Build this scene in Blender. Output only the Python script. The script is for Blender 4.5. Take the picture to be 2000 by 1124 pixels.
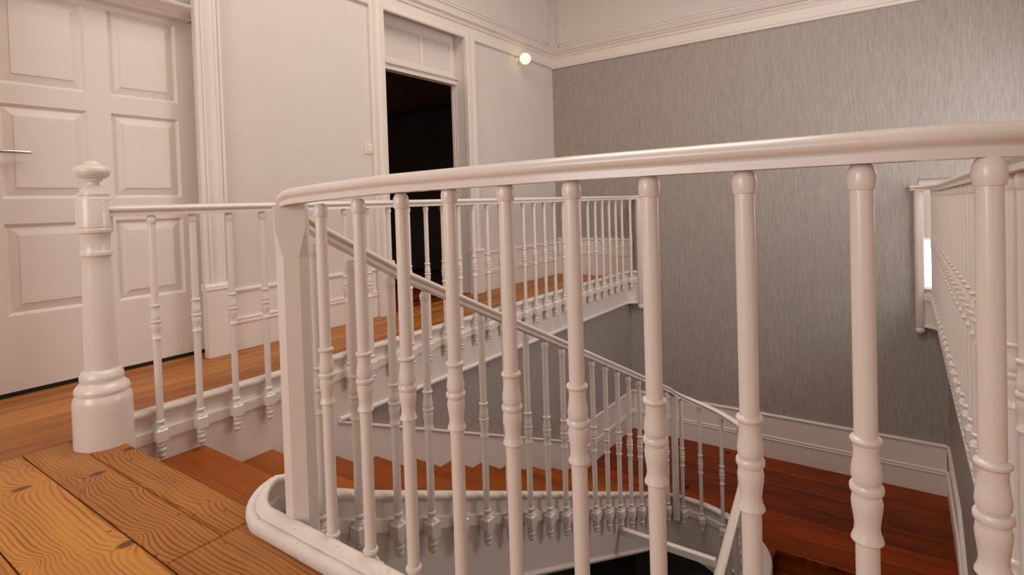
import bpy, math, random
from mathutils import Vector, Matrix
random.seed(7)
D = bpy.data
SC = bpy.context.scene
for o in list(D.objects):
    D.objects.remove(o)
COL = SC.collection
PI = math.pi

# ------------------------------------------------------------------ camera
cam_d = D.cameras.new('camera'); cam = D.objects.new('camera', cam_d); COL.objects.link(cam)
ROLL, PITCH, YAW = -0.0309, -0.0215, 0.6133
fw = Vector((math.cos(YAW)*math.cos(PITCH), math.sin(YAW)*math.cos(PITCH), math.sin(PITCH)))
rt = Vector((math.sin(YAW), -math.cos(YAW), 0)); up = rt.cross(fw)
r2 = math.cos(ROLL)*rt + math.sin(ROLL)*up
u2 = -math.sin(ROLL)*rt + math.cos(ROLL)*up
cam.matrix_world = Matrix(((r2.x, u2.x, -fw.x, 0), (r2.y, u2.y, -fw.y, 0), (r2.z, u2.z, -fw.z, 0.92), (0, 0, 0, 1)))
cam_d.sensor_width = 36; cam_d.lens = 36*1088.7/2000; cam_d.shift_y = -(562-419.2)/2000
cam_d.clip_start = 0.02
SC.camera = cam

# ------------------------------------------------------------------ light, exposure
SC.view_settings.view_transform = 'Standard'; SC.view_settings.look = 'None'
SC.view_settings.gamma = 1; SC.view_settings.use_curve_mapping = False
SC.view_settings.exposure = 0.17
W = D.worlds.new('sky'); SC.world = W; W.use_nodes = True
W.node_tree.nodes['Background'].inputs[0].default_value = (0.86, 0.92, 1.0, 1)
W.node_tree.nodes['Background'].inputs[1].default_value = 2.6
def area(name, loc, to, sx, sy, power, col):
    l = D.lights.new(name, 'AREA'); l.shape = 'RECTANGLE'; l.size = sx; l.size_y = sy
    l.energy = power; l.color = col
    o = D.objects.new(name, l); COL.objects.link(o); o.location = loc
    o.rotation_euler = (Vector(to)-Vector(loc)).to_track_quat('-Z', 'Z').to_euler()
    return o
area('back_window_light', (-2.45, 1.9, 1.75), (2.0, 2.1, 1.2), 2.4, 1.5, 35, (1.0, 0.93, 0.86))
area('ceiling_fill', (2.5, 1.5, 4.0), (2.5, 1.5, 0), 3.0, 2.0, 74, (1.0, 0.91, 0.82))  # added soft fill from above; the ceiling has no fitting
area('right_window_light', (4.6, -1.30, 1.35), (4.9, 2.0, 1.0), 1.3, 1.5, 34, (0.95, 0.96, 1.0))

# ------------------------------------------------------------------ materials
def newmat(name):
    m = D.materials.new(name); m.use_nodes = True
    nt = m.node_tree; b = nt.nodes['Principled BSDF']
    return m, nt, b
def N(nt, t, **kw):
    n = nt.nodes.new(t)
    for k, v in kw.items(): setattr(n, k, v)
    return n
def paint(name, col, rough, var=0.03, bump=0.0, bscale=30, coat=0.0):
    m, nt, b = newmat(name)
    tc = N(nt, 'ShaderNodeTexCoord'); no = N(nt, 'ShaderNodeTexNoise'); no.inputs['Scale'].default_value = 3.0
    no.inputs['Detail'].default_value = 4
    nt.links.new(tc.outputs['Object'], no.inputs['Vector'])
    mx = N(nt, 'ShaderNodeMix', data_type='RGBA')
    mx.inputs['A'].default_value = (*[c*(1-var) for c in col], 1); mx.inputs['B'].default_value = (*[min(1, c*(1+var)) for c in col], 1)
    nt.links.new(no.outputs['Fac'], mx.inputs['Factor']); nt.links.new(mx.outputs['Result'], b.inputs['Base Color'])
    b.inputs['Roughness'].default_value = rough
    if coat: b.inputs['Coat Weight'].default_value = coat; b.inputs['Coat Roughness'].default_value = 0.12
    if bump:
        n2 = N(nt, 'ShaderNodeTexNoise'); n2.inputs['Scale'].default_value = bscale
        nt.links.new(tc.outputs['Object'], n2.inputs['Vector'])
        bp = N(nt, 'ShaderNodeBump'); bp.inputs['Strength'].default_value = bump; bp.inputs['Distance'].default_value = 0.004
        nt.links.new(n2.outputs['Fac'], bp.inputs['Height']); nt.links.new(bp.outputs['Normal'], b.inputs['Normal'])
    return m
WHITE = (0.79, 0.70, 0.63)
M_gloss = paint('gloss_white_paint', WHITE, 0.28, 0.03, 0.12, 22, 0.25)
M_satin = paint('satin_white_paint', WHITE, 0.42, 0.03, 0.06, 14)
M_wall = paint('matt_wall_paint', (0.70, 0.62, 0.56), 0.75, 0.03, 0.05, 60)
M_plaster = paint('stair_plaster', (0.62, 0.58, 0.52), 0.7, 0.05, 0.06, 40)
M_blind = paint('blind_fabric', (0.60, 0.50, 0.44), 0.9, 0.03)
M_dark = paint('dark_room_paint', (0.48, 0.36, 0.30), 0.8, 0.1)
M_darkwood = paint('dark_wardrobe_wood', (0.06, 0.052, 0.05), 0.35, 0.1)
M_hall = paint('hall_floor_shade', (0.012, 0.011, 0.012), 0.7, 0.1)  # near-black colour stands in for the shade down in the hall
M_shadowgap = paint('gap_shade_and_deck', (0.01, 0.008, 0.007), 0.9, 0.1)  # near black: painted shade of the door gap, also the floor decks
M_iron = paint('dark_latch', (0.12, 0.03, 0.025), 0.5, 0.1)

def worn(name):
    m, nt, b = newmat(name)
    tc = N(nt, 'ShaderNodeTexCoord')
    no = N(nt, 'ShaderNodeTexNoise'); no.inputs['Scale'].default_value = 26; no.inputs['Detail'].default_value = 6; no.inputs['Roughness'].default_value = 0.7
    nt.links.new(tc.outputs['Object'], no.inputs['Vector'])
    cr = N(nt, 'ShaderNodeValToRGB'); e = cr.color_ramp.elements
    e[0].position = 0.60; e[0].color = (*WHITE, 1); e[1].position = 0.74; e[1].color = (0.42, 0.35, 0.30, 1)
    nt.links.new(no.outputs['Fac'], cr.inputs['Fac']); nt.links.new(cr.outputs['Color'], b.inputs['Base Color'])
    b.inputs['Roughness'].default_value = 0.35
    n2 = N(nt, 'ShaderNodeTexNoise'); n2.inputs['Scale'].default_value = 45; nt.links.new(tc.outputs['Object'], n2.inputs['Vector'])
    bp = N(nt, 'ShaderNodeBump'); bp.inputs['Strength'].default_value = 0.35; bp.inputs['Distance'].default_value = 0.004
    nt.links.new(n2.outputs['Fac'], bp.inputs['Height']); nt.links.new(bp.outputs['Normal'], b.inputs['Normal'])
    return m
M_worn = worn('worn_white_paint')

def wallpaper():
    m, nt, b = newmat('grey_woven_wallpaper')
    tc = N(nt, 'ShaderNodeTexCoord')
    mp = N(nt, 'ShaderNodeMapping'); mp.inputs['Scale'].default_value = (185, 185, 8)
    nt.links.new(tc.outputs['Object'], mp.inputs['Vector'])
    n1 = N(nt, 'ShaderNodeTexNoise'); n1.inputs['Scale'].default_value = 1.0; n1.inputs['Detail'].default_value = 5; n1.inputs['Roughness'].default_value = 0.65
    nt.links.new(mp.outputs['Vector'], n1.inputs['Vector'])
    cr = N(nt, 'ShaderNodeValToRGB'); e = cr.color_ramp.elements
    e[0].position = 0.33; e[0].color = (0.285, 0.243, 0.207, 1); e[1].position = 0.68; e[1].color = (0.435, 0.38, 0.332, 1)
    nt.links.new(n1.outputs['Fac'], cr.inputs['Fac']); nt.links.new(cr.outputs['Color'], b.inputs['Base Color'])
    b.inputs['Roughness'].default_value = 0.48
    bp = N(nt, 'ShaderNodeBump'); bp.inputs['Strength'].default_value = 0.12; bp.inputs['Distance'].default_value = 0.003
    nt.links.new(n1.outputs['Fac'], bp.inputs['Height']); nt.links.new(bp.outputs['Normal'], b.inputs['Normal'])
    return m
M_paper = wallpaper()

def wood(name, light, dark, rough=0.35, contrast=1.0, knots=True, scale=1.0, spec=0.32, kt=0.5):
    # plank-local coordinates: long axis = local X
    m, nt, b = newmat(name); L = nt.links.new
    tc = N(nt, 'ShaderNodeTexCoord'); oi = N(nt, 'ShaderNodeObjectInfo')
    off = N(nt, 'ShaderNodeVectorMath', operation='SCALE'); off.inputs[0].default_value = (37.1, 19.7, 11.3)
    L(oi.outputs['Random'], off.inputs['Scale'])
    ad = N(nt, 'ShaderNodeVectorMath', operation='ADD'); L(tc.outputs['Object'], ad.inputs[0]); L(off.outputs[0], ad.inputs[1])
    # slow warp
    mpw = N(nt, 'ShaderNodeMapping'); mpw.inputs['Scale'].default_value = (0.75*scale, 3.2*scale, 2)
    L(ad.outputs[0], mpw.inputs['Vector'])
    nw = N(nt, 'ShaderNodeTexNoise'); nw.inputs['Scale'].default_value = 1.0; nw.inputs['Detail'].default_value = 2.0
    L(mpw.outputs['Vector'], nw.inputs['Vector'])
    # knots
    mpk = N(nt, 'ShaderNodeMapping'); mpk.inputs['Scale'].default_value = (4.4*scale, 2.7*scale, 0.0)
    L(ad.outputs[0], mpk.inputs['Vector'])
    vk = N(nt, 'ShaderNodeTexVoronoi'); vk.inputs['Scale'].default_value = 1.0; vk.voronoi_dimensions = '2D'
    L(mpk.outputs['Vector'], vk.inputs['Vector'])
    kx = N(nt, 'ShaderNodeMath', operation='MULTIPLY'); kx.inputs[1].default_value = -6.5; L(vk.outputs['Distance'], kx.inputs[0])
    ke = N(nt, 'ShaderNodeMath', operation='EXPONENT'); L(kx.outputs[0], ke.inputs[0])
    # ring phase = y*k + warp + knot
    sep = N(nt, 'ShaderNodeSeparateXYZ'); L(ad.outputs[0], sep.inputs[0])
    p1 = N(nt, 'ShaderNodeMath', operation='MULTIPLY'); p1.inputs[1].default_value = 430*scale; L(sep.outputs['Y'], p1.inputs[0])
    p2 = N(nt, 'ShaderNodeMath', operation='MULTIPLY_ADD'); p2.inputs[1].default_value = 58; L(nw.outputs['Fac'], p2.inputs[0]); L(p1.outputs[0], p2.inputs[2])
    p3 = N(nt, 'ShaderNodeMath', operation='MULTIPLY_ADD'); p3.inputs[1].default_value = 22 if knots else 0; L(ke.outputs[0], p3.inputs[0]); L(p2.outputs[0], p3.inputs[2])
    sn = N(nt, 'ShaderNodeMath', operation='SINE'); L(p3.outputs[0], sn.inputs[0])
    s2 = N(nt, 'ShaderNodeMath', operation='MULTIPLY_ADD'); s2.inputs[1].default_value = 0.5; s2.inputs[2].default_value = 0.5; L(sn.outputs[0], s2.inputs[0])
    s3 = N(nt, 'ShaderNodeMath', operation='POWER'); s3.inputs[1].default_value = 2.6; L(s2.outputs[0], s3.inputs[0])
    # fine fibre
    mpf = N(nt, 'ShaderNodeMapping'); mpf.inputs['Scale'].default_value = (4, 120, 30); L(ad.outputs[0], mpf.inputs['Vector'])
    nf = N(nt, 'ShaderNodeTexNoise'); nf.inputs['Scale'].default_value = 1; nf.inputs['Detail'].default_value = 3; L(mpf.outputs['Vector'], nf.inputs['Vector'])
    # broad tone
    mpb = N(nt, 'ShaderNodeMapping'); mpb.inputs['Scale'].default_value = (1.2, 7, 1); L(ad.outputs[0], mpb.inputs['Vector'])
    nb = N(nt, 'ShaderNodeTexNoise'); nb.inputs['Scale'].default_value = 1; nb.inputs['Detail'].default_value = 3; L(mpb.outputs['Vector'], nb.inputs['Vector'])
    mpm = N(nt, 'ShaderNodeMapping'); mpm.inputs['Scale'].default_value = (2.2, 22, 1); L(ad.outputs[0], mpm.inputs['Vector'])
    nm = N(nt, 'ShaderNodeTexNoise'); nm.inputs['Scale'].default_value = 1; nm.inputs['Detail'].default_value = 2; L(mpm.outputs['Vector'], nm.inputs['Vector'])
    mm = N(nt, 'ShaderNodeMapRange'); mm.inputs['From Min'].default_value = 0.35; mm.inputs['From Max'].default_value = 0.65; mm.inputs['To Min'].default_value = 0.12; mm.inputs['To Max'].default_value = 0.62
    L(nm.outputs['Fac'], mm.inputs['Value'])
    f0 = N(nt, 'ShaderNodeMath', operation='MULTIPLY'); L(s3.outputs[0], f0.inputs[0]); L(mm.outputs['Result'], f0.inputs[1])
    f1 = N(nt, 'ShaderNodeMath', operation='MULTIPLY'); f1.inputs[1].default_value = contrast; L(f0.outputs[0], f1.inputs[0])
    f2 = N(nt, 'ShaderNodeMath', operation='MULTIPLY_ADD'); f2.inputs[1].default_value = 0.42*contrast; L(nf.outputs['Fac'], f2.inputs[0]); L(f1.outputs[0], f2.inputs[2])
    f3 = N(nt, 'ShaderNodeMath', operation='MULTIPLY_ADD'); f3.inputs[1].default_value = 0.75; L(nb.outputs['Fac'], f3.inputs[0]); L(f2.outputs[0], f3.inputs[2])
    f4 = N(nt, 'ShaderNodeMath', operation='MULTIPLY_ADD'); f4.inputs[1].default_value = 0.46; L(oi.outputs['Random'], f4.inputs[0]); L(f3.outputs[0], f4.inputs[2])
    mr = N(nt, 'ShaderNodeMapRange'); mr.inputs['From Min'].default_value = 0.38; mr.inputs['From Max'].default_value = 1.36; L(f4.outputs[0], mr.inputs['Value'])
    mx = N(nt, 'ShaderNodeMix', data_type='RGBA'); mx.inputs['A'].default_value = (*light, 1); mx.inputs['B'].default_value = (*dark, 1)
    L(mr.outputs['Result'], mx.inputs['Factor'])
    out = mx.outputs['Result']
    if knots:
        km = N(nt, 'ShaderNodeMapRange', interpolation_type='SMOOTHSTEP'); km.inputs['From Min'].default_value = 0.10; km.inputs['From Max'].default_value = 0.045
        km.inputs['To Min'].default_value = 0; km.inputs['To Max'].default_value = 0.85; L(vk.outputs['Distance'], km.inputs['Value'])
        sepc = N(nt, 'ShaderNodeSeparateColor'); L(vk.outputs['Color'], sepc.inputs[0])
        gt = N(nt, 'ShaderNodeMath', operation='GREATER_THAN'); gt.inputs[1].default_value = kt; L(sepc.outputs[0], gt.inputs[0])
        kk = N(nt, 'ShaderNodeMath', operation='MULTIPLY'); L(km.outputs['Result'], kk.inputs[0]); L(gt.outputs[0], kk.inputs[1])
        mk = N(nt, 'ShaderNodeMix', data_type='RGBA'); mk.inputs['B'].default_value = (dark[0]*0.32, dark[1]*0.26, dark[2]*0.3, 1)
        L(kk.outputs[0], mk.inputs['Factor']); L(out, mk.inputs['A']); out = mk.outputs['Result']
    L(out, b.inputs['Base Color'])
    b.inputs['Roughness'].default_value = rough; b.inputs['Specular IOR Level'].default_value = spec
    bp = N(nt, 'ShaderNodeBump'); bp.inputs['Strength'].default_value = 0.10; bp.inputs['Distance'].default_value = 0.002
    L(f2.outputs[0], bp.inputs['Height']); L(bp.outputs['Normal'], b.inputs['Normal'])
    return m
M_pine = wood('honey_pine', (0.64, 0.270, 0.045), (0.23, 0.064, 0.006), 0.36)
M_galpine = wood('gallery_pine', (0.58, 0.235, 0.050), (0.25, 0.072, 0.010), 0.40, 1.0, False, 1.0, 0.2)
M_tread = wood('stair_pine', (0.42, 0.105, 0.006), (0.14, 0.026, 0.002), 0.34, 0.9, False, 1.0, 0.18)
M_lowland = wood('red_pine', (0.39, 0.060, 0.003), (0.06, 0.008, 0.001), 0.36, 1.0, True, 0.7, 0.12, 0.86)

def metal(name, col, rough):
    m, nt, b = newmat(name); b.inputs['Base Color'].default_value = (*col, 1); b.inputs['Metallic'].default_value = 1; b.inputs['Roughness'].default_value = rough
    return m
M_steel = metal('brushed_steel', (0.62, 0.58, 0.54), 0.28)
M_nail = metal('nail_steel', (0.25, 0.16, 0.10), 0.5)
def glass():
    m, nt, b = newmat('window_glass'); b.inputs['Base Color'].default_value = (1, 1, 1, 1); b.inputs['Roughness'].default_value = 0.0
    b.inputs['Transmission Weight'].default_value = 1; b.inputs['IOR'].default_value = 1.02
    return m
M_glass = glass()
def lampglass():
    m, nt, b = newmat('lit_opal_glass'); b.inputs['Base Color'].default_value = (0.9, 0.85, 0.6, 1)
    b.inputs['Emission Color'].default_value = (1.0, 0.83, 0.40, 1); b.inputs['Emission Strength'].default_value = 1.25
    return m
M_lamp = lampglass()

# ------------------------------------------------------------------ mesh helpers
class MB:
    def __init__(s): s.v = []; s.f = []
    def add(s, vs, fs):
        n = len(s.v); s.v += [tuple(p) for p in vs]; s.f += [tuple(i+n for i in f) for f in fs]; return s
    def box(s, x0, x1, y0, y1, z0, z1):
        return s.add([(x0,y0,z0),(x1,y0,z0),(x1,y1,z0),(x0,y1,z0),(x0,y0,z1),(x1,y0,z1),(x1,y1,z1),(x0,y1,z1)],
                     [(0,3,2,1),(4,5,6,7),(0,1,5,4),(1,2,6,5),(2,3,7,6),(3,0,4,7)])
    def plank(s, x0, x1, y0, y1, z0, z1, b=0.003):
        # box whose top edges are eased
        vs = [(x0,y0,z0),(x1,y0,z0),(x1,y1,z0),(x0,y1,z0),
              (x0,y0,z1-b),(x1,y0,z1-b),(x1,y1,z1-b),(x0,y1,z1-b),
              (x0+b,y0+b,z1),(x1-b,y0+b,z1),(x1-b,y1-b,z1),(x0+b,y1-b,z1)]
        fs = [(0,3,2,1),(8,9,10,11)]
        for k in range(4):
            j = (k+1) % 4
            fs += [(k,j,j+4,k+4),(k+4,j+4,j+8,k+8)]
        return s.add(vs, fs)
    def lathe(s, prof, c=(0,0,0), seg=18, axis='Z'):
        vs = []; fs = []
        for r, z in prof:
            for k in range(seg):
                a = 2*PI*k/seg
                p = (r*math.cos(a), r*math.sin(a), z)
                if axis == 'Y': p = (p[0], p[2], p[1])
                if axis == 'X': p = (p[2], p[0], p[1])
                vs.append((p[0]+c[0], p[1]+c[1], p[2]+c[2]))
        n = len(prof)
        for i in range(n-1):
            for k in range(seg):
                j = (k+1) % seg
                fs.append((i*seg+k, i*seg+j, (i+1)*seg+j, (i+1)*seg+k))
        fs.append(tuple(range(seg))[::-1]); fs.append(tuple((n-1)*seg+k for k in range(seg)))
        return s.add(vs, fs)
    def sweep(s, path, prof, closed=True, sgn=1):
        # prof: (side, z); side is to the right of travel when sgn = 1; profile stays plumb
        P = [Vector(p) for p in path]; n = len(P); m = len(prof); vs = []
        for i in range(n):
            a = (P[i]-P[i-1]) if i else (P[1]-P[0]); b = (P[i+1]-P[i]) if i < n-1 else (P[i]-P[i-1])
            a = Vector((a.x, a.y, 0)).normalized(); b = Vector((b.x, b.y, 0)).normalized()
            t = (a+b).normalized(); c = max(0.4, t.dot(a))
            sd = Vector((t.y, -t.x, 0))*(sgn/c)
            for q, z in prof:
                w = P[i]+sd*q; vs.append((w.x, w.y, w.z+z))
        fs = []
        for i in range(n-1):
            for k in range(m if closed else m-1):
                j = (k+1) % m
                fs.append((i*m+k, i*m+j, (i+1)*m+j, (i+1)*m+k))
        if closed:
            fs.append(tuple(range(m))[::-1]); fs.append(tuple((n-1)*m+k for k in range(m)))
        return s.add(vs, fs)
    def poly(s, pts, ax, a0, a1):
        # extrude a 2D polygon (u,z) between two values along axis 1 ('Y'), or (u,v) along Z
        n = len(pts); vs = []
        for a in (a0, a1):
            for p, q in pts:
                vs.append((p, a, q) if ax == 'Y' else ((a, p, q) if ax == 'X' else (p, q, a)))
        fs = [tuple(range(n)), tuple(range(n, 2*n))[::-1]] + [(k, k+n, (k+1) % n+n, (k+1) % n) for k in range(n)]
        return s.add(vs, fs)
    def mesh(s, name, mat, smooth=None):
        me = D.meshes.new(name); me.from_pydata(s.v, [], s.f); me.update()
        import bmesh
        bm = bmesh.new(); bm.from_mesh(me); bmesh.ops.recalc_face_normals(bm, faces=bm.faces); bm.to_mesh(me); bm.free()
        if mat: me.materials.append(mat)
        if smooth is not None:
            me.polygons.foreach_set('use_smooth', [True]*len(me.polygons))
            me.set_sharp_from_angle(angle=math.radians(smooth))
        return me
    def build(s, name, mat, parent=None, smooth=None, loc=(0,0,0), rot=0):
        return link(name, s.mesh(name, mat, smooth), parent, loc, rot)
def link(name, me, parent=None, loc=(0,0,0), rot=0):
    o = D.objects.new(name, me); COL.objects.link(o); o.location = loc; o.rotation_euler = (0, 0, rot)
    if parent: o.parent = parent
    return o
def tag(o, label=None, cat=None, group=None, kind=None):
    if label: o['label'] = label
    if cat: o['category'] = cat
    if group: o['group'] = group
    if kind: o['kind'] = kind
    return o
def empty(name, loc, label=None, cat=None, kind=None):
    o = D.objects.new(name, None); COL.objects.link(o); o.location = loc; o.empty_display_size = 0.1
    return tag(o, label, cat, None, kind)
def plank_obj(x0, x1, y0, y1, ztop, th, mat, parent, along, name='plank', b=0.003, pl=(0, 0, 0)):
    """one board with its own origin at its middle and its local X along the grain"""
    cx, cy = (x0+x1)/2, (y0+y1)/2; hx, hy = (x1-x0)/2, (y1-y0)/2
    m = MB()
    if along == 'X': m.plank(-hx, hx, -hy, hy, -th, 0, b); rot = 0
    else: m.plank(-hy, hy, -hx, hx, -th, 0, b); rot = PI/2
    return m.build(name, mat, parent, None, (cx-pl[0], cy-pl[1], ztop-pl[2]), rot)
def arc(cx, cy, r, a0, a1, n, z=0):
    return [(cx+r*math.cos(math.radians(a0+(a1-a0)*k/n)), cy+r*math.sin(math.radians(a0+(a1-a0)*k/n)), z) for k in range(n+1)]

# ------------------------------------------------------------------ key dimensions (metres, u = X, v = Y)
VL, UG, VLOW, VRL = 3.626, 6.132, 2.66, -0.30          # left wall, grey wall, lower left wall, lower right wall
VRU = -1.35; UB = -2.6; ZC = 4.25; ZH = -3.9           # outer right wall, back wall, ceiling, hall floor
ZL = -1.7844                                           # half landing
U0 = 0.913; RISE = 0.1487; RUN = 0.334                 # top nosing, riser, going
SL1 = 0.45; SL2 = 0.43
UC = 4.15; VC = 1.20                                   # centre of the turn at the half landing
Z1E = -SL1*(UC-U0); Z2S = -1.78
VD = VL+0.13

# ------------------------------------------------------------------ room shell
def wallmesh(name, mat, boxes, label):
    m = MB()
    for b in boxes: m.box(*b)
    o = m.build(name, mat); return tag(o, label, 'wall', None, 'structure')
T = 0.19
wallmesh('wall_left', M_wall, [
    (UB, 0.66, VL, VL+T, -0.3, ZC), (0.66, 1.80, VL, VL+T, 2.66, ZC), (1.80, 3.29, VL, VL+T, -0.3, ZC),
    (3.29, 4.40, VL, VL+T, 2.66, ZC), (4.40, UG+T, VL, VL+T, -0.3, ZC)],
    'plain warm white wall with the two panelled doorways')
T = 0.30
wallmesh('wall_back', M_paper, [
    (UG, UG+T, -0.10, VL, ZH, ZC), (UG, UG+T, VRU-T, -1.05, ZH, ZC), (UG, UG+T, -1.05, -0.10, ZH, -0.04),
    (UG, UG+T, -1.05, -0.10, 1.02, ZC)], 'tall wall in grey vertical woven wallpaper facing the stairwell')
wallmesh('wall_right', M_wall, [(UB, 3.9, VRU-T, VRU, -0.3, ZC), (5.3, UG, VRU-T, VRU, -0.3, ZC), (3.9, 5.3, VRU-T, VRU, -0.3, 0.6), (3.9, 5.3, VRU-T, VRU, 2.15, ZC)],
    'outer wall of the right hand gallery')
wallmesh('wall_front', M_wall, [(UB-T, UB, VRU-T, VL+T, -0.3, 0.9), (UB-T, UB, VRU-T, VL+T, 2.7, ZC), (UB-T, UB, VRU-T, -0.1, 0.9, 2.7), (UB-T, UB, 2.7, VL+T, 0.9, 2.7)],
    'wall behind the viewpoint with a wide window opening')
wallmesh('wall_lower_left', M_paper, [(0.0, UG, VLOW, VLOW+0.25, ZH, -0.30)], 'grey papered stairwell wall below the left gallery')
wallmesh('wall_lower_right', M_paper, [(-0.6, UG, VRL-0.25, VRL, ZH, -0.28)], 'grey papered stairwell wall below the right gallery')
wallmesh('wall_lower_front', M_plaster, [(-0.7, -0.6, VRL-0.2, VLOW+0.2, ZH, -0.3)], 'stairwell wall under the top landing')
c = MB().box(UB, UG+T, VRU-T, VL+T, ZC, ZC+0.2).build('ceiling', M_wall); tag(c, 'plain white ceiling above the stairwell', 'ceiling', None, 'structure')
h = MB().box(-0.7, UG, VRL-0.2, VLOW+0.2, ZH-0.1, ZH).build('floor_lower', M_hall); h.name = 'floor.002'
tag(h, 'hall floor far below, coloured near black for its shade, seen through the open stairwell', 'floor', None, 'structure')

# upper floor: boards laid on a dark deck
fl = MB().box(UB, 0.86, VRU, 2.80, -0.26, -0.034).box(UB, UG, 2.72, VL, -0.26, -0.034).box(0.9, UG, VRU, -0.30, -0.26, -0.034)
fl.box(0.86, 0.905, 1.62, 2.80, -0.26, -0.034)
floor = fl.build('floor', M_shadowgap); tag(floor, 'honey pine board floor of the top landing and galleries', 'floor', None, 'structure')
g = 0.002
us = [0.79, 0.64, 0.413, 0.19]
while us[-1] > UB+0.25: us.append(us[-1]-random.uniform(0.20, 0.235))
us[-1] = UB
plank_obj(0.79+g, U0, 1.595+g, 2.80, 0, 0.034, M_pine, floor, 'Y', b=0.006)         # nosing board at the stair head
plank_obj(0.64+g, 0.79-g, 1.595+g, 2.80, 0, 0.034, M_pine, floor, 'Y')
plank_obj(0.64+g, 0.87, -0.52, 1.595-g, 0, 0.034, M_pine, floor, 'Y')
plank_obj(0.64+g, 0.87, VRU, -0.52-2*g, 0, 0.034, M_pine, floor, 'Y')
for a, b in zip(us[1:], us[2:]):
    cut = random.uniform(-0.2, 0.5)
    plank_obj(b+g, a-g, cut+g, 2.80, 0, 0.034, M_pine, floor, 'Y')
    plank_obj(b+g, a-g, VRU, cut-g, 0, 0.034, M_pine, floor, 'Y')
v = 2.80
cuts = [0.915, 3.4, 4.6]
i = 0
while v < VL+0.25:
    v1 = min(v+0.112, VL+0.26)
    j = [2.6, 4.3, 1.9, 3.5][i % 4]
    plank_obj(UB, j-g, v+g, v1-2*g, 0, 0.034, M_galpine, floor, 'X', b=0.005)
    plank_obj(j+g, UG, v+g, v1-2*g, 0, 0.034, M_galpine, floor, 'X', b=0.005)
    v = v1; i += 1
plank_obj(U0+g, UG, 2.69, 2.80-g, 0, 0.034, M_galpine, floor, 'X', b=0.002)
for k in range(9):
    plank_obj(0.87+g, UG, -0.30-0.117*(k+1)+g, -0.30-0.117*k-g, 0, 0.034, M_galpine, floor, 'X', b=0.002)
nail = MB().lathe([(0.0055, -0.002), (0.0055, 0.0005), (0.004, 0.001)], seg=8).mesh('nail_head', M_nail)
for x, y in [(0.645, 1.66), (0.773, 1.82), (0.80, 1.78), (0.775, 1.55), (0.665, 2.25), (0.86, 2.05), (0.855, 2.38), (0.62, 1.9), (0.86, 1.72)]:
    link('nail_head', nail, floor, (x, y, 0))

# ------------------------------------------------------------------ profiles
KERB = [(-0.078, 0.0), (-0.080, 0.05), (-0.076, 0.066), (-0.066, 0.076), (-0.05, 0.079), (-0.035, 0.086), (-0.015, 0.088), (0.000, 0.084), (0.006, 0.075), (0.006, 0.064), (-0.002, 0.056),
        (-0.010, 0.05), (-0.012, 0.02), (-0.012, -0.002), (-0.004, -0.009), (0.004, -0.012), (0.004, -0.056), (-0.004, -0.058), (-0.004, -0.066), (-0.007, -0.068)]
def kerbprof(bot):
    return KERB + [(-0.007, bot+0.026), (0.004, bot+0.022), (0.009, bot+0.012), (0.004, bot), (-0.03, bot), (-0.03, -0.05), (-0.078, -0.05)]
KL = [(-0.050, -0.03), (-0.052, 0.002), (-0.056, 0.012), (-0.055, 0.024), (-0.050, 0.032), (-0.042, 0.037), (-0.034, 0.036), (-0.030, 0.032), (-0.027, 0.034), (-0.024, 0.044), (-0.016, 0.052), (-0.006, 0.056), (0.002, 0.055), (0.006, 0.049), (0.006, 0.040), (-0.002, 0.032),
      (-0.010, 0.028), (-0.012, 0.015), (-0.012, -0.002), (-0.004, -0.009), (0.004, -0.012), (0.004, -0.056), (-0.004, -0.058), (-0.007, -0.068),
      (-0.007, -0.271), (0.004, -0.275), (0.009, -0.285), (0.004, -0.297), (-0.03, -0.297), (-0.03, -0.05), (-0.050, -0.05)]
KP = kerbprof(-0.297); SP = kerbprof(-0.335)
RAIL = []
for k in range(18):                       # round top, undercut above a flat fillet
    a = math.radians(232-284*k/17)
    RAIL.append((0.0285*math.cos(a), 0.0285+0.0165*math.sin(a)))
RAIL += [(0.0200, 0.0135), (0.0235, 0.0130), (0.0235, 0.0), (-0.0235, 0.0), (-0.0235, 0.0130), (-0.0200, 0.0135)]

# kerb of the landing and right gallery (face line; the well is on the right of travel)
FR = -0.225
kpath = [(6.09, -0.10, 0), (6.075, -0.15, 0), (6.03, -0.20, 0), (5.96, FR, 0), (3.5, FR, 0), (1.093, FR, 0)]
kpath += arc(1.093, -0.025, 0.20, 270, 180, 8)[1:] + [(0.893, 0.7, 0), (0.893, 1.30, 0), (0.893, 1.525, 0)] + [(a, b, 0.006*k) for k, (a, b, _) in enumerate(arc(0.963, 1.525, 0.07, 180, 90, 7))][1:] + [(1.0, 1.58, 0.036), (1.03, 1.56, 0.020)]
tr = MB().sweep(kpath, KL).build('trim_1', M_worn, None, 50)
tag(tr, 'worn white moulded kerb edging the landing and right gallery', 'trim', None, 'structure')
gpath = [(0.93, 2.635, 0), (3.5, 2.635, 0), (5.96, 2.635, 0), (6.03, 2.615, 0), (6.075, 2.565, 0), (6.09, 2.51, 0)]
KG = KERB + [(-0.007, -0.297), (-0.03, -0.297), (-0.03, -0.05), (-0.078, -0.05)]
tr = MB().sweep([(0.93, 2.635, 0), (1.99, 2.635, 0)], KG).sweep([(1.99, 2.635, 0)]+gpath[1:], KP).build('trim_2', M_satin, None, 50)
tag(tr, 'white moulded kerb and fascia along the left gallery edge', 'trim', None, 'structure')

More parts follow.
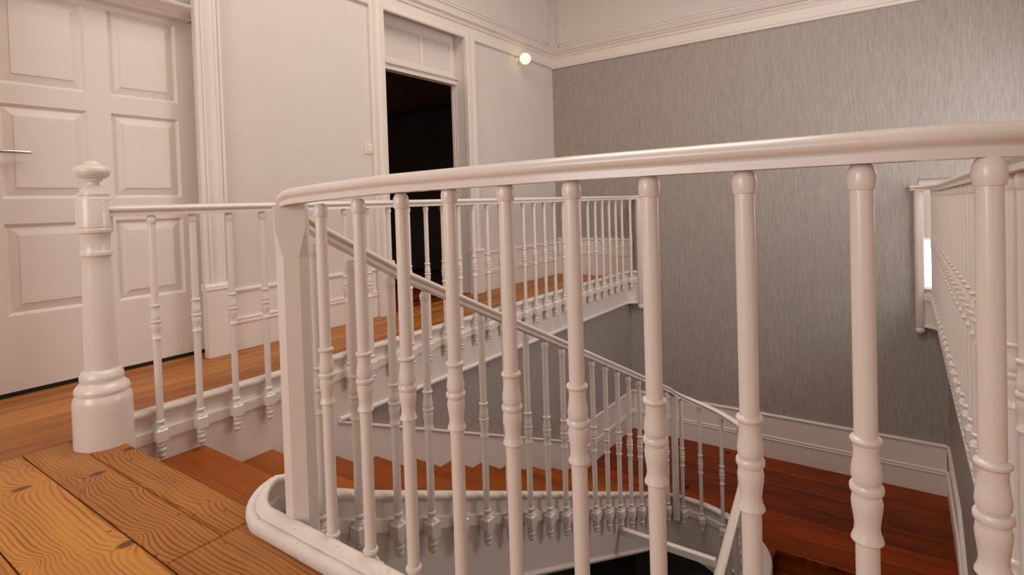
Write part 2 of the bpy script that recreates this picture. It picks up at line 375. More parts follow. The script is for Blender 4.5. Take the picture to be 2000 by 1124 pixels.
# ------------------------------------------------------------------ upper flight of stairs
stair = empty('staircase', (U0, 2.1, 0), 'upper flight of brown pine steps descending beside the left wall', 'staircase', 'structure')
so = stair.location
def sub(m, name, mat, parent=stair, smooth=None):
    o = m.build(name, mat, None, smooth)
    o.parent = parent; o.matrix_parent_inverse = Matrix.Translation(parent.location).inverted()
    return o
for i in range(1, 12):
    u = U0+RUN*i; z = -RISE*i
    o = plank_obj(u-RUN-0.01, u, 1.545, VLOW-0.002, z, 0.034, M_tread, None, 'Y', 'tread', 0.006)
    o.parent = stair; o.matrix_parent_inverse = Matrix.Translation(so).inverted()
for i in range(0, 12):
    u = U0+RUN*i-0.03; z = -RISE*i-0.034
    sub(MB().box(u-0.02, u, 1.545, VLOW-0.002, z-RISE+0.034, z), 'riser', M_tread)
# soffit
zb = -0.36
sub(MB().poly([(0.95, zb), (0.95, zb+0.03), (4.6, zb+0.03-SL1*3.65), (4.6, zb-SL1*3.65)], 'Y', 1.545, VLOW), 'soffit', M_plaster)
s1 = [(0.985, 1.545, -0.012), (1.02, 1.53, -SL1*0.085)]
s1 += [(1.02+(UC-1.02)*k/12, 1.53, -SL1*(1.02+(UC-1.02)*k/12-U0)) for k in range(1, 13)]
def zturn(t): return Z1E+(Z2S-Z1E)*(1-(1-t)**1.75)
turn = []
for k in range(1, 21):
    t = k/20; a = math.radians(90-180*t)
    turn.append((UC+0.33*math.cos(a), VC+0.33*math.sin(a), zturn(t)))
s2 = [(UC-0.3*k, VC-0.33, Z2S-SL2*0.3*k) for k in range(1, 13)]
SPT = KERB + [(-0.007, -0.335), (-0.03, -0.335), (-0.03, -0.05), (-0.078, -0.05)]
sub(MB().sweep(s1, SP).sweep([s1[-1]]+turn[:10], SPT), 'stringer', M_satin, stair, 50)
ap = MB(); av = []
for k in range(0, 15):
    t = k/20; a = math.radians(90-180*t); dp = 0.33+0.12*min(1, max(0, (t-0.05)/0.4))
    for rr, zz in ((0.336, -0.06), (0.336, -dp), (0.352, -dp), (0.352, -0.06)):
        av.append((UC+rr*math.cos(a), VC+rr*math.sin(a), zturn(t)+zz))
ap.add(av, [(i*4+k, i*4+(k+1) % 4, i*4+4+(k+1) % 4, i*4+4+k) for i in range(14) for k in range(4)]+[(0, 1, 2, 3), (56, 57, 58, 59)])
sub(ap, 'apron', M_satin, stair, 50)
# white stepped skirting panel and cap bead on the wall side
top = lambda u: -0.295-0.42*(u-2.0)
sub(MB().poly([(0.94, -0.20), (1.985, -0.20), (1.985, -0.297), (2.02, -0.303), (4.58, top(4.58)), (4.75, -1.33), (UG-0.016, -1.33), (UG-0.016, ZL+0.002), (4.56, ZL+0.002), (4.45, ZL-0.05), (0.94, -0.36)], 'Y', 2.643, VLOW-0.001), 'skirting', M_satin)
bead = [(-0.006, -0.012), (0.008, -0.010), (0.012, 0), (0.008, 0.009), (-0.006, 0.011)]
sub(MB().sweep([(1.98, 2.642, -0.295), (4.58, 2.642, top(4.58)), (4.75, 2.642, -1.33), (UG-0.02, 2.642, -1.33)], bead), 'skirting_bead', M_satin, stair, 40)
dbl = [(-0.004, -0.028), (0.007, -0.024), (0.010, -0.015), (0.004, -0.006), (0.004, 0.0), (0.010, 0.006), (0.010, 0.018), (-0.004, 0.024)]
sub(MB().sweep([(4.72, 2.642, ZL+0.205), (UG-0.02, 2.642, ZL+0.205)], dbl), 'skirting_moulding', M_satin, stair, 40)

# ------------------------------------------------------------------ half landing
hl = MB().box(4.57, UG, VRL, VLOW, ZL-0.30, ZL-0.031).build('floor.001', M_shadowgap)
tag(hl, 'half landing of wide dark red pine boards against the grey wall', 'floor', None, 'structure')
ue = [4.57, 4.80, 5.05, 5.315, 5.58, 5.85, UG]
for a, b in zip(ue, ue[1:]):
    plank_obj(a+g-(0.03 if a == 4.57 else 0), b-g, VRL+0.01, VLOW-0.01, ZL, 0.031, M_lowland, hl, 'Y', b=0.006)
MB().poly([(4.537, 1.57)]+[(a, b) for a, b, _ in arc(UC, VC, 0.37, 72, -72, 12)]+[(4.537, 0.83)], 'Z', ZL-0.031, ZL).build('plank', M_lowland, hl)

# baseboards of the half landing
def base_prof(h, mid):
    return [(0, 0), (0.020, 0), (0.020, mid-0.018), (0.026, mid-0.014), (0.027, mid-0.004), (0.020, mid+0.002), (0.020, mid+0.008), (0.025, mid+0.012), (0.024, mid+0.022), (0.012, mid+0.028),
            (0.012, h-0.030), (0.022, h-0.024), (0.024, h-0.012), (0.018, h-0.002), (0, h)]
BP = base_prof(0.455, 0.20)
o = MB().sweep([(UG, VLOW-0.018, ZL), (UG, VRL+0.02, ZL)], BP).build('baseboard_back', M_satin, None, 40)
tag(o, 'tall white moulded baseboard under the grey wall at the half landing', 'baseboard', None, 'structure')
o = MB().sweep([(UG-0.02, VRL, ZL), (4.95, VRL, ZL), (4.9, VRL, ZL-0.01), (2.0, VRL, ZL-0.43*2.9)], BP).build('baseboard_right', M_satin, None, 40)
tag(o, 'white baseboard on the right stairwell wall turning down with the lower flight', 'baseboard', None, 'structure')

# ------------------------------------------------------------------ lower flight
low = empty('staircase.001', (4.5, 0.3, ZL), 'lower flight of dark steps going down from the half landing', 'staircase', 'structure')
for i in range(1, 12):
    u = 4.54-RUN*i; z = ZL-0.165*i
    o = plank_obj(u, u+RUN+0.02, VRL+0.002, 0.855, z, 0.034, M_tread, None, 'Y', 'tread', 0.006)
    o.parent = low; o.matrix_parent_inverse = Matrix.Translation(low.location).inverted()
    sub(MB().box(u+RUN+0.022, u+RUN+0.04, VRL+0.002, 0.855, z, z+0.165-0.035), 'riser', M_tread, low)
sub(MB().sweep(turn[9:]+s2, SP), 'stringer', M_satin, low, 50)
sub(MB().poly([(4.55, ZL-0.36), (4.55, ZL-0.33), (0.9, ZL-0.33-0.494*3.65), (0.9, ZL-0.36-0.494*3.65)], 'Y', VRL, 0.855), 'soffit', M_plaster, low)

# ------------------------------------------------------------------ balusters
def bal_prof(drop):
    P = [(0.010, 0.001), (0.0135, -0.002), (0.0172, -0.009), (0.0187, -0.018), (0.0180, -0.028), (0.0166, -0.035), (0.0147, -0.0355),
         (0.0147, -0.379), (0.0190, -0.381), (0.0203, -0.3835), (0.0198, -0.387), (0.0166, -0.391), (0.0157, -0.401), (0.0170, -0.414), (0.0190, -0.427), (0.0195, -0.434), (0.0183, -0.441), (0.0152, -0.4445),
         (0.0152, -0.4452), (0.0196, -0.4462), (0.0212, -0.449), (0.0215, -0.4525), (0.0212, -0.456), (0.0196, -0.4588), (0.0152, -0.4598), (0.0152, -0.4605), (0.0183, -0.464), (0.0197, -0.472), (0.0190, -0.481), (0.0170, -0.495), (0.0158, -0.506), (0.0167, -0.515), (0.0198, -0.5225), (0.0204, -0.526), (0.0192, -0.528), (0.0150, -0.529),
         (0.0142, -0.874), (0.0180, -0.877), (0.0192, -0.882), (0.0178, -0.887), (0.0130, -0.890), (0.0120, -0.896), (0.0165, -0.903), (0.0200, -0.908), (0.0200, -0.912)]
    return [(r, z if z > -0.6 else z+drop) for r, z in P]
FIN = [(0.012, 0.002), (0.0105, -0.006), (0.0155, -0.010), (0.0185, -0.018), (0.0180, -0.024), (0.0150, -0.029), (0.0150, -0.031), (0.0195, -0.036), (0.0200, -0.043), (0.0170, -0.049), (0.0120, -0.052), (0.0150, -0.057), (0.0165, -0.063), (0.0120, -0.071), (0.0060, -0.077), (0.001, -0.080)]
def block_mb():
    m = MB(); h = 0.0235; t = 0.016
    vs = [(-h,-h,-0.052),(h,-h,-0.052),(h,h,-0.052),(-h,h,-0.052),(-h,-h,-0.007),(h,-h,-0.007),(h,h,-0.007),(-h,h,-0.007),(-t,-t,0.001),(t,-t,0.001),(t,t,0.001),(-t,t,0.001)]
    fs = [(0,3,2,1),(8,9,10,11)]
    for k in range(4):
        j = (k+1) % 4; fs += [(k,j,j+4,k+4),(k+4,j+4,j+8,k+8)]
    return m.add(vs, fs)
me_bal = MB().lathe(bal_prof(0.0), seg=24).mesh('baluster', M_gloss, 28)
me_bal_short = MB().lathe(bal_prof(0.03), seg=20).mesh('baluster', M_gloss, 28)
me_block = block_mb().mesh('base_block', M_gloss)
me_fin = MB().lathe(FIN, seg=16).mesh('drop_finial', M_gloss, 35)
def baluster(parent, x, y, ztop, drop=0.0, rot=0.0):
    px = parent.location
    b = link('baluster', me_bal_short if drop else me_bal, parent, (x-px.x, y-px.y, ztop-px.z), rot)
    link('base_block', me_block, b, (0, 0, -0.9115+drop))
    link('drop_finial', me_fin, b, (0, 0, -0.9635+drop))
    return b
def post_oct(parent, x, y, z0, z1, rot, w=0.062, c=0.018):
    """square post whose corners are chamfered below its head"""
    px = parent.location; m = MB(); h = w/2
    def ring(ch, z):
        return [(-h+ch,-h,z),(h-ch,-h,z),(h,-h+ch,z),(h,h-ch,z),(h-ch,h,z),(-h+ch,h,z),(-h,h-ch,z),(-h,-h+ch,z)]
    L = z1-z0
    rings = [ring(c, 0), ring(c, L-0.15), ring(c*0.75, L-0.125), ring(0.003, L-0.07), ring(0.002, L)]
    vs = [p for r in rings for p in r]; fs = []
    for i in range(len(rings)-1):
        for k in range(8):
            j = (k+1) % 8; fs.append((i*8+k, i*8+j, (i+1)*8+j, (i+1)*8+k))
    fs.append(tuple(range(8))[::-1]); fs.append(tuple(32+k for k in range(8)))
    return m.add(vs, fs).build('post', M_gloss, parent, None, (x-px.x, y-px.y, z0-px.z), rot)
def rail(parent, path, prof=RAIL):
    px = parent.location
    return MB().sweep([(p[0]-px.x, p[1]-px.y, p[2]-px.z) for p in path], prof).build('handrail', M_gloss, parent, 40)

# left gallery railing
gr = empty('gallery_railing', (3.5, 2.61, 0), 'long white railing along the left gallery, running from the newel post to the grey wall', 'railing')
zr = 0.913
rail(gr, [(0.895, 2.642, zr), (0.99, 2.622, zr), (1.08, 2.61, zr), (3, 2.61, zr), (5.96, 2.61, zr), (6.025, 2.59, zr), (6.06, 2.55, zr), (6.085, 2.50, zr), (6.11, 2.465, zr)])
for k in range(31):
    u = 1.052+0.1657*k
    y = 2.61-(0.03 if u > 6.0 else 0)
    baluster(gr, u, y, zr)
def wallpost(parent, x, y):
    px = parent.location
    p = [(0.030, -0.30), (0.037, -0.29), (0.037, 0.915)]
    o = MB().lathe(p, seg=20).build('half_post', M_gloss, parent, 40, (x-px.x, y-px.y, -px.z))
    k = MB().lathe([(0.020, -0.296), (0.033, -0.306), (0.037, -0.322), (0.033, -0.343), (0.018, -0.357), (0.002, -0.360)], seg=18).build('drop_knob', M_gloss, o, 60)
wallpost(gr, 6.10, 2.505)

# landing + right gallery railing
lr = empty('landing_railing', (0.905, 0.6, 0), 'nearest white railing with thick handrail around the landing and right gallery', 'railing')
def zR(u): return 0.958-0.042*min(1, max(0, (u-0.95)/3.5))
rp = [(6.11, -0.055), (6.085, -0.10), (6.06, -0.14), (6.025, -0.18), (5.96, -0.2), (4.5, -0.2), (3, -0.2), (1.6, -0.2), (1.12, -0.2)]
rp = [(a, b, zR(a)) for a, b in rp] + [(a, b, 0.958) for a, b, _ in arc(1.10, 0.0, 0.195, 262, 180, 8)]
rp += [(0.905, 0.5, 0.957), (0.905, 1.0, 0.950), (0.905, 1.25, 0.940), (0.905, 1.36, 0.934)]
aa = arc(1.045, 1.36, 0.14, 180, 90, 8)[1:]
for k, (a, b, _) in enumerate(aa): rp.append((a, b, 0.934-0.088*((k+1)/8)**1.5))
rail(lr, rp)
for y in (1.256, 1.105, 0.954, 0.805, 0.655, 0.504, 0.354, 0.201, 0.048, -0.087):
    baluster(lr, 0.91, y, 0.958 if y < 0.9 else 0.952-0.02*(y-0.9)/0.35)
u = 1.173
while u < 6.0:
    baluster(lr, u, -0.2, zR(u)); u += 0.1657
post_oct(lr, 0.936, 1.426, -0.14, 0.935, math.radians(50), 0.085, 0.022)
wallpost(lr, 6.10, -0.105)

# stair railing: upper flight, turn and lower flight
sr = empty('stair_railing', (U0, 1.5, 0), 'white sloping stair railing descending beyond the near railing and curving at the half landing', 'railing')
RH = 0.877
p1 = [(1.045+(UC-1.045)*k/8, 1.5, RH-SL1*(1.045+(UC-1.045)*k/8-U0)) for k in range(9)]
p1[0] = (1.045, 1.5, 0.846); 
pt = [(UC+0.3*math.cos(math.radians(90-180*t/20)), VC+0.3*math.sin(math.radians(90-180*t/20)), RH+zturn(t/20)) for t in range(1, 21)]
p2 = [(UC-0.3*k, 0.9, RH+Z2S-SL2*0.3*k) for k in range(1, 12)]
rail(sr, p1+pt+p2)
for k in range(19):
    u = 1.05 if k == 0 else 1.194+0.1697*(k-1)
    if u > UC+0.02: break
    baluster(sr, u, 1.5, RH-SL1*(u-U0)-0.006, 0.03)
for t in (0.17, 0.335, 0.505, 0.665, 0.83):
    a = math.radians(90-180*t)
    baluster(sr, UC+0.3*math.cos(a), VC+0.3*math.sin(a), RH+zturn(t)-0.004, 0.03, a)
u = UC
while u > 1.4:
    baluster(sr, u, 0.9, RH+Z2S-SL2*(UC-u)-0.006, 0.03); u -= 0.1697
a = math.radians(78)
post_oct(sr, 4.23, 1.49, -1.60, RH+zturn(0.08), math.radians(20), 0.05, 0.008)
tie = MB().box(3.262, 3.298, 0.930, 1.53, -1.245, -1.205).build('tie_bar', M_satin)
tag(tie, 'white horizontal bar crossing the open stairwell between the two flights', 'bar')

# ------------------------------------------------------------------ newel post
NU, NV = 0.868, 2.665
nz = lambda y: 0.003+(862-y)*0.00206
R = lambda hw: hw*0.001645
newel = empty('newel_post', (NU, NV, 0), 'thick turned white newel post with a mushroom finial at the stair head', 'newel post')
base = [(62, 862+75), (62, 783), (61.5, 776), (60, 771), (57.5, 766), (56.5, 764), (56.5, 762), (58, 759), (57, 753), (53, 748), (48, 744), (45.5, 741), (45, 738), (46, 735), (45.5, 729), (42.5, 723), (39.5, 720), (36, 718), (35, 716)]
MB().lathe([(R(a), nz(b)) for a, b in base], seg=48).build('base', M_gloss, newel, 30)
shaft = [(34.5, 718), (33.2, 660), (31.5, 590), (30, 520), (29.3, 499), (30.5, 497), (33, 495), (33.5, 491.5), (33, 488), (30.5, 486.5), (30, 485), (30, 457), (31, 455.5), (31, 453), (36, 451), (37.5, 447.5), (37, 443.5), (35.5, 442), (35.5, 441), (36.8, 440), (37, 393), (36, 391), (36.5, 388), (35.5, 384.5), (31.5, 382), (31, 379.5), (33, 377), (32.5, 373.5), (28, 371.5), (27, 369), (26, 366), (20, 363)]
MB().lathe([(R(a), nz(b)) for a, b in shaft], seg=40).build('shaft', M_gloss, newel, 30)
fin = [(24, 365), (19, 362), (14.5, 358), (13, 354), (14, 350.5), (20, 350), (20.5, 348), (19, 346.5), (26, 344.5), (33, 340.5), (37, 335), (38, 330), (36.5, 325.5), (32, 322), (25, 319.5), (16, 317.5), (15, 316.5), (14, 314), (10, 311.5), (4, 310), (0.5, 309.7)]
MB().lathe([(R(a), nz(b)) for a, b in fin], seg=40).build('finial', M_gloss, newel, 40)

# ------------------------------------------------------------------ left wall joinery
def casing(uL, uR, z0, z1, name, label, flip=False):
    w = uR-uL
    prof = [(0, 0), (0, 0.040), (0.006, 0.046), (0.020, 0.046), (0.024, 0.038), (0.030, 0.038), (0.034, 0.044), (0.046, 0.044), (0.050, 0.036), (0.056, 0.030), (0.070, 0.028),
            (w-0.052, 0.028), (w-0.048, 0.036), (w-0.036, 0.038), (w-0.032, 0.028), (w-0.026, 0.026), (w-0.020, 0.034), (w-0.006, 0.034), (w, 0.026), (w, 0)]
    pts = [((uR-a) if flip else (uL+a), VL-b) for a, b in prof]
    m = MB().poly(pts, 'Z', z0, z1)
    return m
# door 1 (closed six panel door, left)
t = MB(); t.v, t.f = [], []
cs = casing(1.738, 1.905, 0.45, ZC, '', '')
o = cs.build('trim_3', M_satin); tag(o, 'tall moulded white casing on the right side of the six panel door', 'trim', None, 'structure')
bb = MB().box(1.735, 1.895, VL-0.058, VL, 0.0, 0.425).build('plinth_block', M_satin, o)
MB().sweep([(1.728, VL, 0.42), (1.902, VL, 0.42)], [(0, 0), (0.060, 0), (0.064, 0.008), (0.060, 0.016), (0.062, 0.026), (0.056, 0.036), (0.048, 0.042), (0, 0.046)]).build('plinth_cap', M_satin, o, 40)
o = casing(0.52, 0.70, 0.0, ZC, '', '', True).build('trim_4', M_satin); tag(o, 'moulded white casing on the left side of the six panel door', 'trim', None, 'structure')

door = empty('door_1', (1.27, VD, 0), 'closed white six panel door with a steel lever handle', 'door', 'structure')
dx = lambda u: u-1.27
DL, DR = 0.735, 1.80
cols = [(0.832, 1.212), (1.326, 1.696)]; rows = [(0.413, 0.888), (1.017, 1.510), (1.611, 2.104)]
fr = MB(); th = 0.04
xs = [DL, cols[0][0], cols[0][1], cols[1][0], cols[1][1], DR]; zs_ = [0.024, rows[0][0], rows[0][1], rows[1][0], rows[1][1], rows[2][0], rows[2][1], 2.175]
for a, b in ((0, 1), (2, 3), (4, 5)): fr.box(dx(xs[a]), dx(xs[b]), 0, th, zs_[0], zs_[-1])
for a, b in ((1, 2), (3, 4)):
    for c_, d_ in ((0, 1), (2, 3), (4, 5), (6, 7)): fr.box(dx(xs[a]), dx(xs[b]), 0, th, zs_[c_], zs_[d_])
fr.build('door_frame', M_satin, door)
def raised(x0, x1, z0, z1):
    m = MB()
    def rect(i, y): return [(x0+i, y, z0+i), (x1-i, y, z0+i), (x1-i, y, z1-i), (x0+i, y, z1-i)]
    R_ = [rect(0, 0.000), rect(0.010, 0.012), rect(0.016, 0.016), rect(0.056, 0.005), rect(0.058, 0.001), rect(0.064, 0.0)]
    vs = [p for r in R_ for p in r]; fs = []
    for i in range(5):
        for k in range(4):
            j = (k+1) % 4; fs.append((i*4+k, i*4+j, (i+1)*4+j, (i+1)*4+k))
    fs.append((20, 21, 22, 23))
    m.add(vs, fs); m.add([(x0, 0.03, z0), (x1, 0.03, z0), (x1, 0.03, z1), (x0, 0.03, z1)], [(3, 2, 1, 0)])
    return m
for a, b in cols:
    for c_, d_ in rows:
        raised(dx(a), dx(b), c_, d_).build('panel', M_satin, door)
hd = MB().lathe([(0.026, 0.0), (0.026, -0.008), (0.024, -0.010), (0.010, -0.010), (0.010, -0.05)], (0, 0, 0), 20, 'Y')
hd = hd.build('handle_rose', M_steel, door, 40, (dx(0.785), 0, 1.258))
MB().lathe([(0.009, -0.012), (0.010, -0.010), (0.010, 0.155), (0.009, 0.157)], (0, -0.05, 0), 16, 'X').build('lever', M_steel, hd, 40)['label'] = 'brushed steel lever'
MB().box(DL-0.1, DR+0.05, VD+0.002, VD+0.03, -0.02, 0.10).build('door_gap_shade', M_shadowgap); o = D.objects['door_gap_shade']  # solid strip whose near-black colour stands for shade under the door
tag(o, 'near-black strip painted as the shade in the gap under the closed six panel door', 'trim', None, 'structure')
# crown over the door and transom above it
cr_ = [(0, 0), (0.045, 0), (0.050, 0.008), (0.046, 0.014), (0.052, 0.022), (0.060, 0.034), (0.072, 0.046), (0.082, 0.052), (0.086, 0.064), (0.080, 0.074), (0.060, 0.080), (0, 0.088)]
o = MB().sweep([(0.60, VD+0.01, 2.135), (1.765, VD+0.01, 2.135)], [(a*1.9, b) for a, b in cr_]).build('trim_6', M_satin, None, 40); tag(o, 'white crown moulding above the six panel door', 'trim', None, 'structure')
o = MB().box(0.64, 1.82, VD, VD+0.05, 2.17, 2.70).build('trim_7', M_satin); tag(o, 'white transom panel above the six panel door', 'trim', None, 'structure')

# doorway 2 (open, dark room behind)
for nm, a, b, fl_, lab in (('trim_8', 3.15, 3.295, True, 'left'), ('trim_9', 4.385, 4.54, False, 'right')):
    o = casing(a, b, 0.0, 2.64, '', '', fl_).build(nm, M_satin); tag(o, 'moulded white casing on the %s side of the dark open doorway' % lab, 'trim', None, 'structure')
    MB().box(a-0.006, b+0.006, VL-0.056, VL, 0, 0.42).build('plinth_block', M_satin, o)
    MB().sweep([(a-0.012, VL, 0.42), (b+0.012, VL, 0.42)], [(0, 0), (0.058, 0), (0.064, 0.010), (0.058, 0.024), (0.05, 0.036), (0, 0.042)]).build('plinth_cap', M_satin, o, 40)
d2 = empty('door_2', (3.84, VD, 0), 'open doorway into a dark room under a white two light transom', 'door', 'structure')
e = lambda u: u-3.84
MB().box(e(3.29), e(4.40), -0.02, 0.06, 2.143, 2.20).build('lintel', M_satin, d2)
MB().sweep([(e(3.29), -0.02, 2.185), (e(4.40), -0.02, 2.185)], [(0, 0), (0.02, 0.004), (0.024, 0.014), (0.016, 0.024), (0, 0.03)]).build('lintel_moulding', M_satin, d2, 40)
tf = MB()
for x0, x1, z0, z1 in [(3.29, 3.46, 2.20, 2.70), (4.33, 4.40, 2.20, 2.70), (3.46, 4.33, 2.20, 2.262), (3.46, 4.33, 2.54, 2.70), (3.895, 3.935, 2.262, 2.54)]:
    tf.box(e(x0), e(x1), 0, 0.04, z0, z1)
tf.build('transom_frame', M_satin, d2)
for x0, x1 in ((3.46, 3.895), (3.935, 4.33)):
    MB().box(e(x0), e(x1), 0.014, 0.03, 2.262, 2.54).build('transom_panel', M_wall, d2)
jb = MB().box(e(3.27), e(3.30), -0.01, 0.05, 0, 2.15).box(e(4.385), e(4.42), 0.02, 0.05, 0, 2.15).box(e(4.392), e(4.42), -0.01, 0.05, 0, 2.15)
jb.build('jamb', M_satin, d2)
MB().box(e(4.385), e(4.393), -0.05, -0.02, 1.16, 1.26).box(e(4.372), e(4.386), -0.045, -0.03, 1.175, 1.20).build('latch', M_iron, d2)
MB().box(e(3.27), e(4.42), -0.13, 0.058, -0.03, 0.004).build('threshold', M_tread, d2)
# dark room behind the doorway
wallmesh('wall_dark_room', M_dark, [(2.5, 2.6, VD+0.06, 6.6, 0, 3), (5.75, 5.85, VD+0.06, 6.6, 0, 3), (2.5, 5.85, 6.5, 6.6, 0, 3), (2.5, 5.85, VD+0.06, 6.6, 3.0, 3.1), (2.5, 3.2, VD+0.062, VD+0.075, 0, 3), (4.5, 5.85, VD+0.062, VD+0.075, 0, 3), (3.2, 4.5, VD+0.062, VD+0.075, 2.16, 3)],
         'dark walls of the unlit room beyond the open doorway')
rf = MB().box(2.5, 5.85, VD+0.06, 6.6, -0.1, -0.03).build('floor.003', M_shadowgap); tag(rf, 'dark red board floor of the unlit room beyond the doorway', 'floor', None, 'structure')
for k in range(14):
    plank_obj(2.6, 5.75, VD+0.06+0.2*k+g, VD+0.06+0.2*(k+1)-g, 0.0, 0.03, M_lowland, rf, 'X')
o = MB().sweep([(5.75, 6.5, 0), (5.75, VD+0.18, 0)], [(0, 0), (0.02, 0), (0.02, 0.25), (0, 0.27)]).build('baseboard_room', M_satin); tag(o, 'white baseboard inside the unlit room', 'baseboard', None, 'structure')
wd = empty('wardrobe', (5.35, 5.0, 0), 'dark wardrobe standing in the unlit room beyond the open doorway', 'wardrobe')
MB().box(-0.28, 0.30, -0.95, 1.0, 0.1, 2.10).build('carcass', M_darkwood, wd)
MB().box(-0.33, 0.32, -1.0, 1.05, 2.10, 2.16).build('cornice', M_darkwood, wd)
for k in range(3): MB().box(-0.30, -0.28, -0.94+0.645*k, -0.94+0.645*k+0.635, 0.12, 2.08).build('door', M_darkwood, wd)
MB().box(-0.26, 0.3, -0.93, 0.98, 0.0, 0.1).build('plinth', M_darkwood, wd)

# baseboards of the left gallery
for nm, a, b in (('baseboard_left', 1.905, 3.14), ('baseboard_left.001', 4.55, UG-0.01)):
    o = MB().sweep([(a, VL, 0), (b, VL, 0)], base_prof(0.41, 0.19)).build(nm, M_satin, None, 40)
    tag(o, 'white moulded baseboard on the left wall %s' % ('between the two doors' if a < 3 else 'between the dark doorway and the grey wall'), 'baseboard', None, 'structure')
o = MB().sweep([(UG, VL-0.02, 0), (UG, 2.60, 0)], base_prof(0.455, 0.26)).build('baseboard_end', M_satin, None, 40)
tag(o, 'white baseboard under the grey wall at the end of the left gallery', 'baseboard', None, 'structure')

# cornice and frieze panels
CP = [(0, 0), (0.024, 0.0), (0.030, 0.010), (0.028, 0.024), (0.012, 0.034), (0.012, 0.125), (0.026, 0.132), (0.030, 0.144), (0.020, 0.156), (0.034, 0.166), (0.050, 0.176), (0.052, 0.186), (0.012, 0.20), (0, 0.21)]
o = MB().sweep([(UB, VL, 2.598), (UG, VL, 2.598)], CP).build('trim_10', M_satin, None, 40); tag(o, 'white cornice band along the top of the left wall', 'trim', None, 'structure')
o = MB().sweep([(UG, VL, 2.585), (UG, VRU, 2.585)], CP).build('trim_11', M_satin, None, 40); tag(o, 'white cornice band along the top of the grey wall', 'trim', None, 'structure')
wb = MB().box(UG-0.012, UG, VRU, VL, 2.79, ZC).build('trim_12', M_wall); tag(wb, 'white upper frieze above the cornice on the grey wall', 'trim', None, 'structure')
fr2 = [(-0.008, 0), (0.0, 0.008), (0.006, 0.010), (0.010, 0.004), (0.018, 0.0)]
def panel_frame(pts, axis, plane, sg):
    """thin raised bead around a frieze panel; pts (a0,a1,z0,z1)"""
    a0, a1, z0, z1 = pts; m = MB()
    for w, d0, t_ in ((0.0, 0.012, 0.014), (0.030, 0.007, 0.008)):
        for (p0, p1, q0, q1) in ((a0+w, a1-w, z0+w, z0+w+t_), (a0+w, a1-w, z1-w-t_, z1-w), (a0+w, a0+w+t_, z0+w, z1-w), (a1-w-t_, a1-w, z0+w, z1-w)):
            if axis == 'Y': m.box(p0, p1, plane-d0, plane, q0, q1)
            else: m.box(plane-d0, plane, p0, p1, q0, q1)
    return m
o = panel_frame((0.6, 6.02, 2.875, 4.1), 'Y', VL, 1).build('trim_13', M_satin); tag(o, 'moulded frame of the frieze panel above the left wall', 'trim', None, 'structure')
o = panel_frame((-1.2, 3.515, 2.85, 4.1), 'X', UG-0.012, 1).build('trim_14', M_satin); tag(o, 'moulded frame of the frieze panel above the grey wall', 'trim', None, 'structure')

# ------------------------------------------------------------------ small things
lp = empty('wall_lamp', (5.345, VL, 2.555), 'small lit opal globe lamp on the wall near the corner', 'lamp')
MB().lathe([(0.042, 0), (0.042, -0.010), (0.034, -0.018), (0.022, -0.024), (0.022, -0.055), (0.026, -0.058)], (0, 0, 0), 20, 'Y').build('lamp_base', M_gloss, lp, 40)
gl = []
for k in range(13):
    a = PI*k/12; gl.append((max(0.001, 0.064*math.sin(a)), -0.116+0.064*math.cos(a)))
MB().lathe(gl, (0, 0, 0), 24, 'Y').build('globe', M_lamp, lp, 60)['label'] = 'lit opal glass globe'
pl = D.lights.new('lamp_glow', 'POINT'); pl.energy = 5.0; pl.color = (1, 0.74, 0.38); pl.shadow_soft_size = 0.064
po = D.objects.new('lamp_glow', pl); COL.objects.link(po); po.location = (5.345, VL-0.116, 2.555+0.0); po.parent = None
sw = empty('light_switch', (3.117, VL, 1.405), 'square white light switch beside the dark doorway', 'switch')
MB().plank(-0.045, 0.045, -0.043, 0.043, 0, 0.010, 0.003)
m = MB().box(-0.046, 0.046, -0.010, 0, -0.044, 0.044); m.build('plate', M_satin, sw)
MB().box(-0.030, 0.030, -0.015, -0.010, -0.028, 0.028).build('rocker', M_gloss, sw)

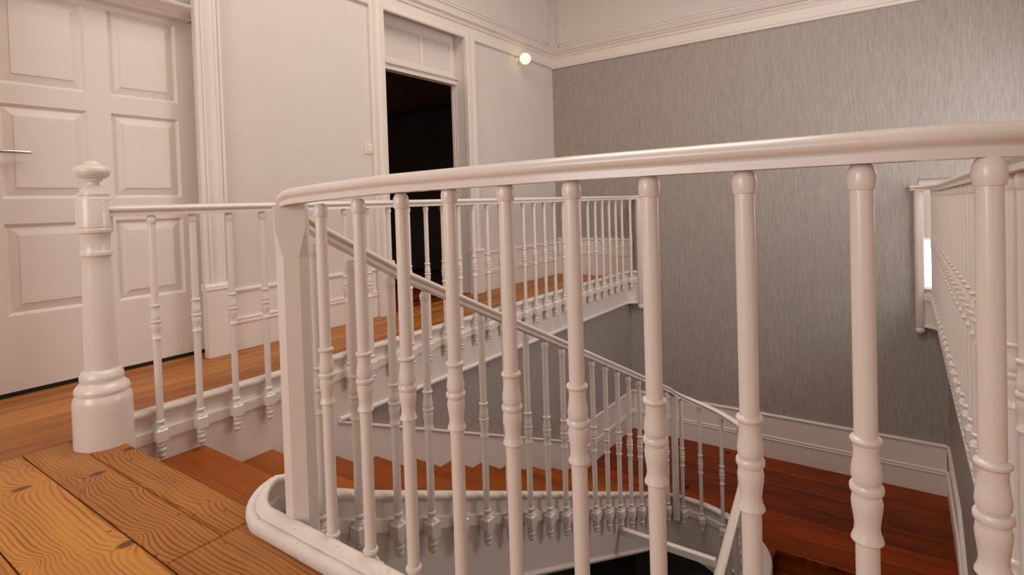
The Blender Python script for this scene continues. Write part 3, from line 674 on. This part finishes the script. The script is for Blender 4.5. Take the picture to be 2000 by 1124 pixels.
# window at the end of the right gallery
w1 = empty('window_1', (UG+0.06, -0.575, 0), 'low window at the end of the right gallery behind the railing', 'window', 'structure')
MB().box(-0.09, 0.24, -0.475, 0.475, -0.045, -0.02).build('sill', M_satin, w1)
wf = MB().box(0.0, 0.05, -0.475, -0.44, -0.02, 1.02).box(0.0, 0.05, 0.45, 0.475, -0.02, 1.02).box(0.0, 0.05, -0.44, 0.45, -0.02, 0.045).box(0.0, 0.05, -0.44, 0.45, 0.97, 1.02).box(0.005, 0.045, -0.02, 0.02, 0.045, 0.97)
wf.build('window_frame', M_satin, w1)
for a, b in ((-0.44, -0.02), (0.02, 0.45)): MB().box(0.022, 0.028, a, b, 0.045, 0.97).build('pane', M_glass, w1)
bl = MB().box(UG+0.045, UG+0.05, -1.04, -0.105, 0.487, 1.01).build('roller_blind', M_blind); tag(bl, 'pale roller blind half drawn over the gallery window', 'blind')
MB().box(UG+0.040, UG+0.055, -1.04, -0.105, 0.475, 0.492).build('hem_bar', M_satin, bl)
# windows that light the room from the side and from behind
w2 = empty('window_2', (4.6, VRU-0.1, 0), 'window in the outer wall of the right gallery', 'window', 'structure')
wf = MB().box(-0.70, -0.64, -0.05, 0, 0.6, 2.15).box(0.64, 0.70, -0.05, 0, 0.6, 2.15).box(-0.64, 0.64, -0.05, 0, 0.6, 0.66).box(-0.64, 0.64, -0.05, 0, 2.09, 2.15).box(-0.02, 0.02, -0.05, 0, 0.66, 2.09)
wf.build('window_frame', M_satin, w2)
for a, b in ((-0.64, -0.02), (0.02, 0.64)): MB().box(a, b, -0.028, -0.022, 0.66, 2.09).build('pane', M_glass, w2)
w3 = empty('window_3', (UB-0.1, 1.3, 0), 'wide window behind the viewpoint', 'window', 'structure')
wf = MB().box(-0.05, 0, -1.40, -1.34, 0.9, 2.7).box(-0.05, 0, 1.34, 1.40, 0.9, 2.7).box(-0.05, 0, -1.34, 1.34, 0.9, 0.96).box(-0.05, 0, -1.34, 1.34, 2.64, 2.7).box(-0.05, 0, -0.03, 0.03, 0.96, 2.64)
wf.build('window_frame', M_satin, w3)
for a, b in ((-1.34, -0.03), (0.03, 1.34)): MB().box(-0.028, -0.022, a, b, 0.96, 2.64).build('pane', M_glass, w3)
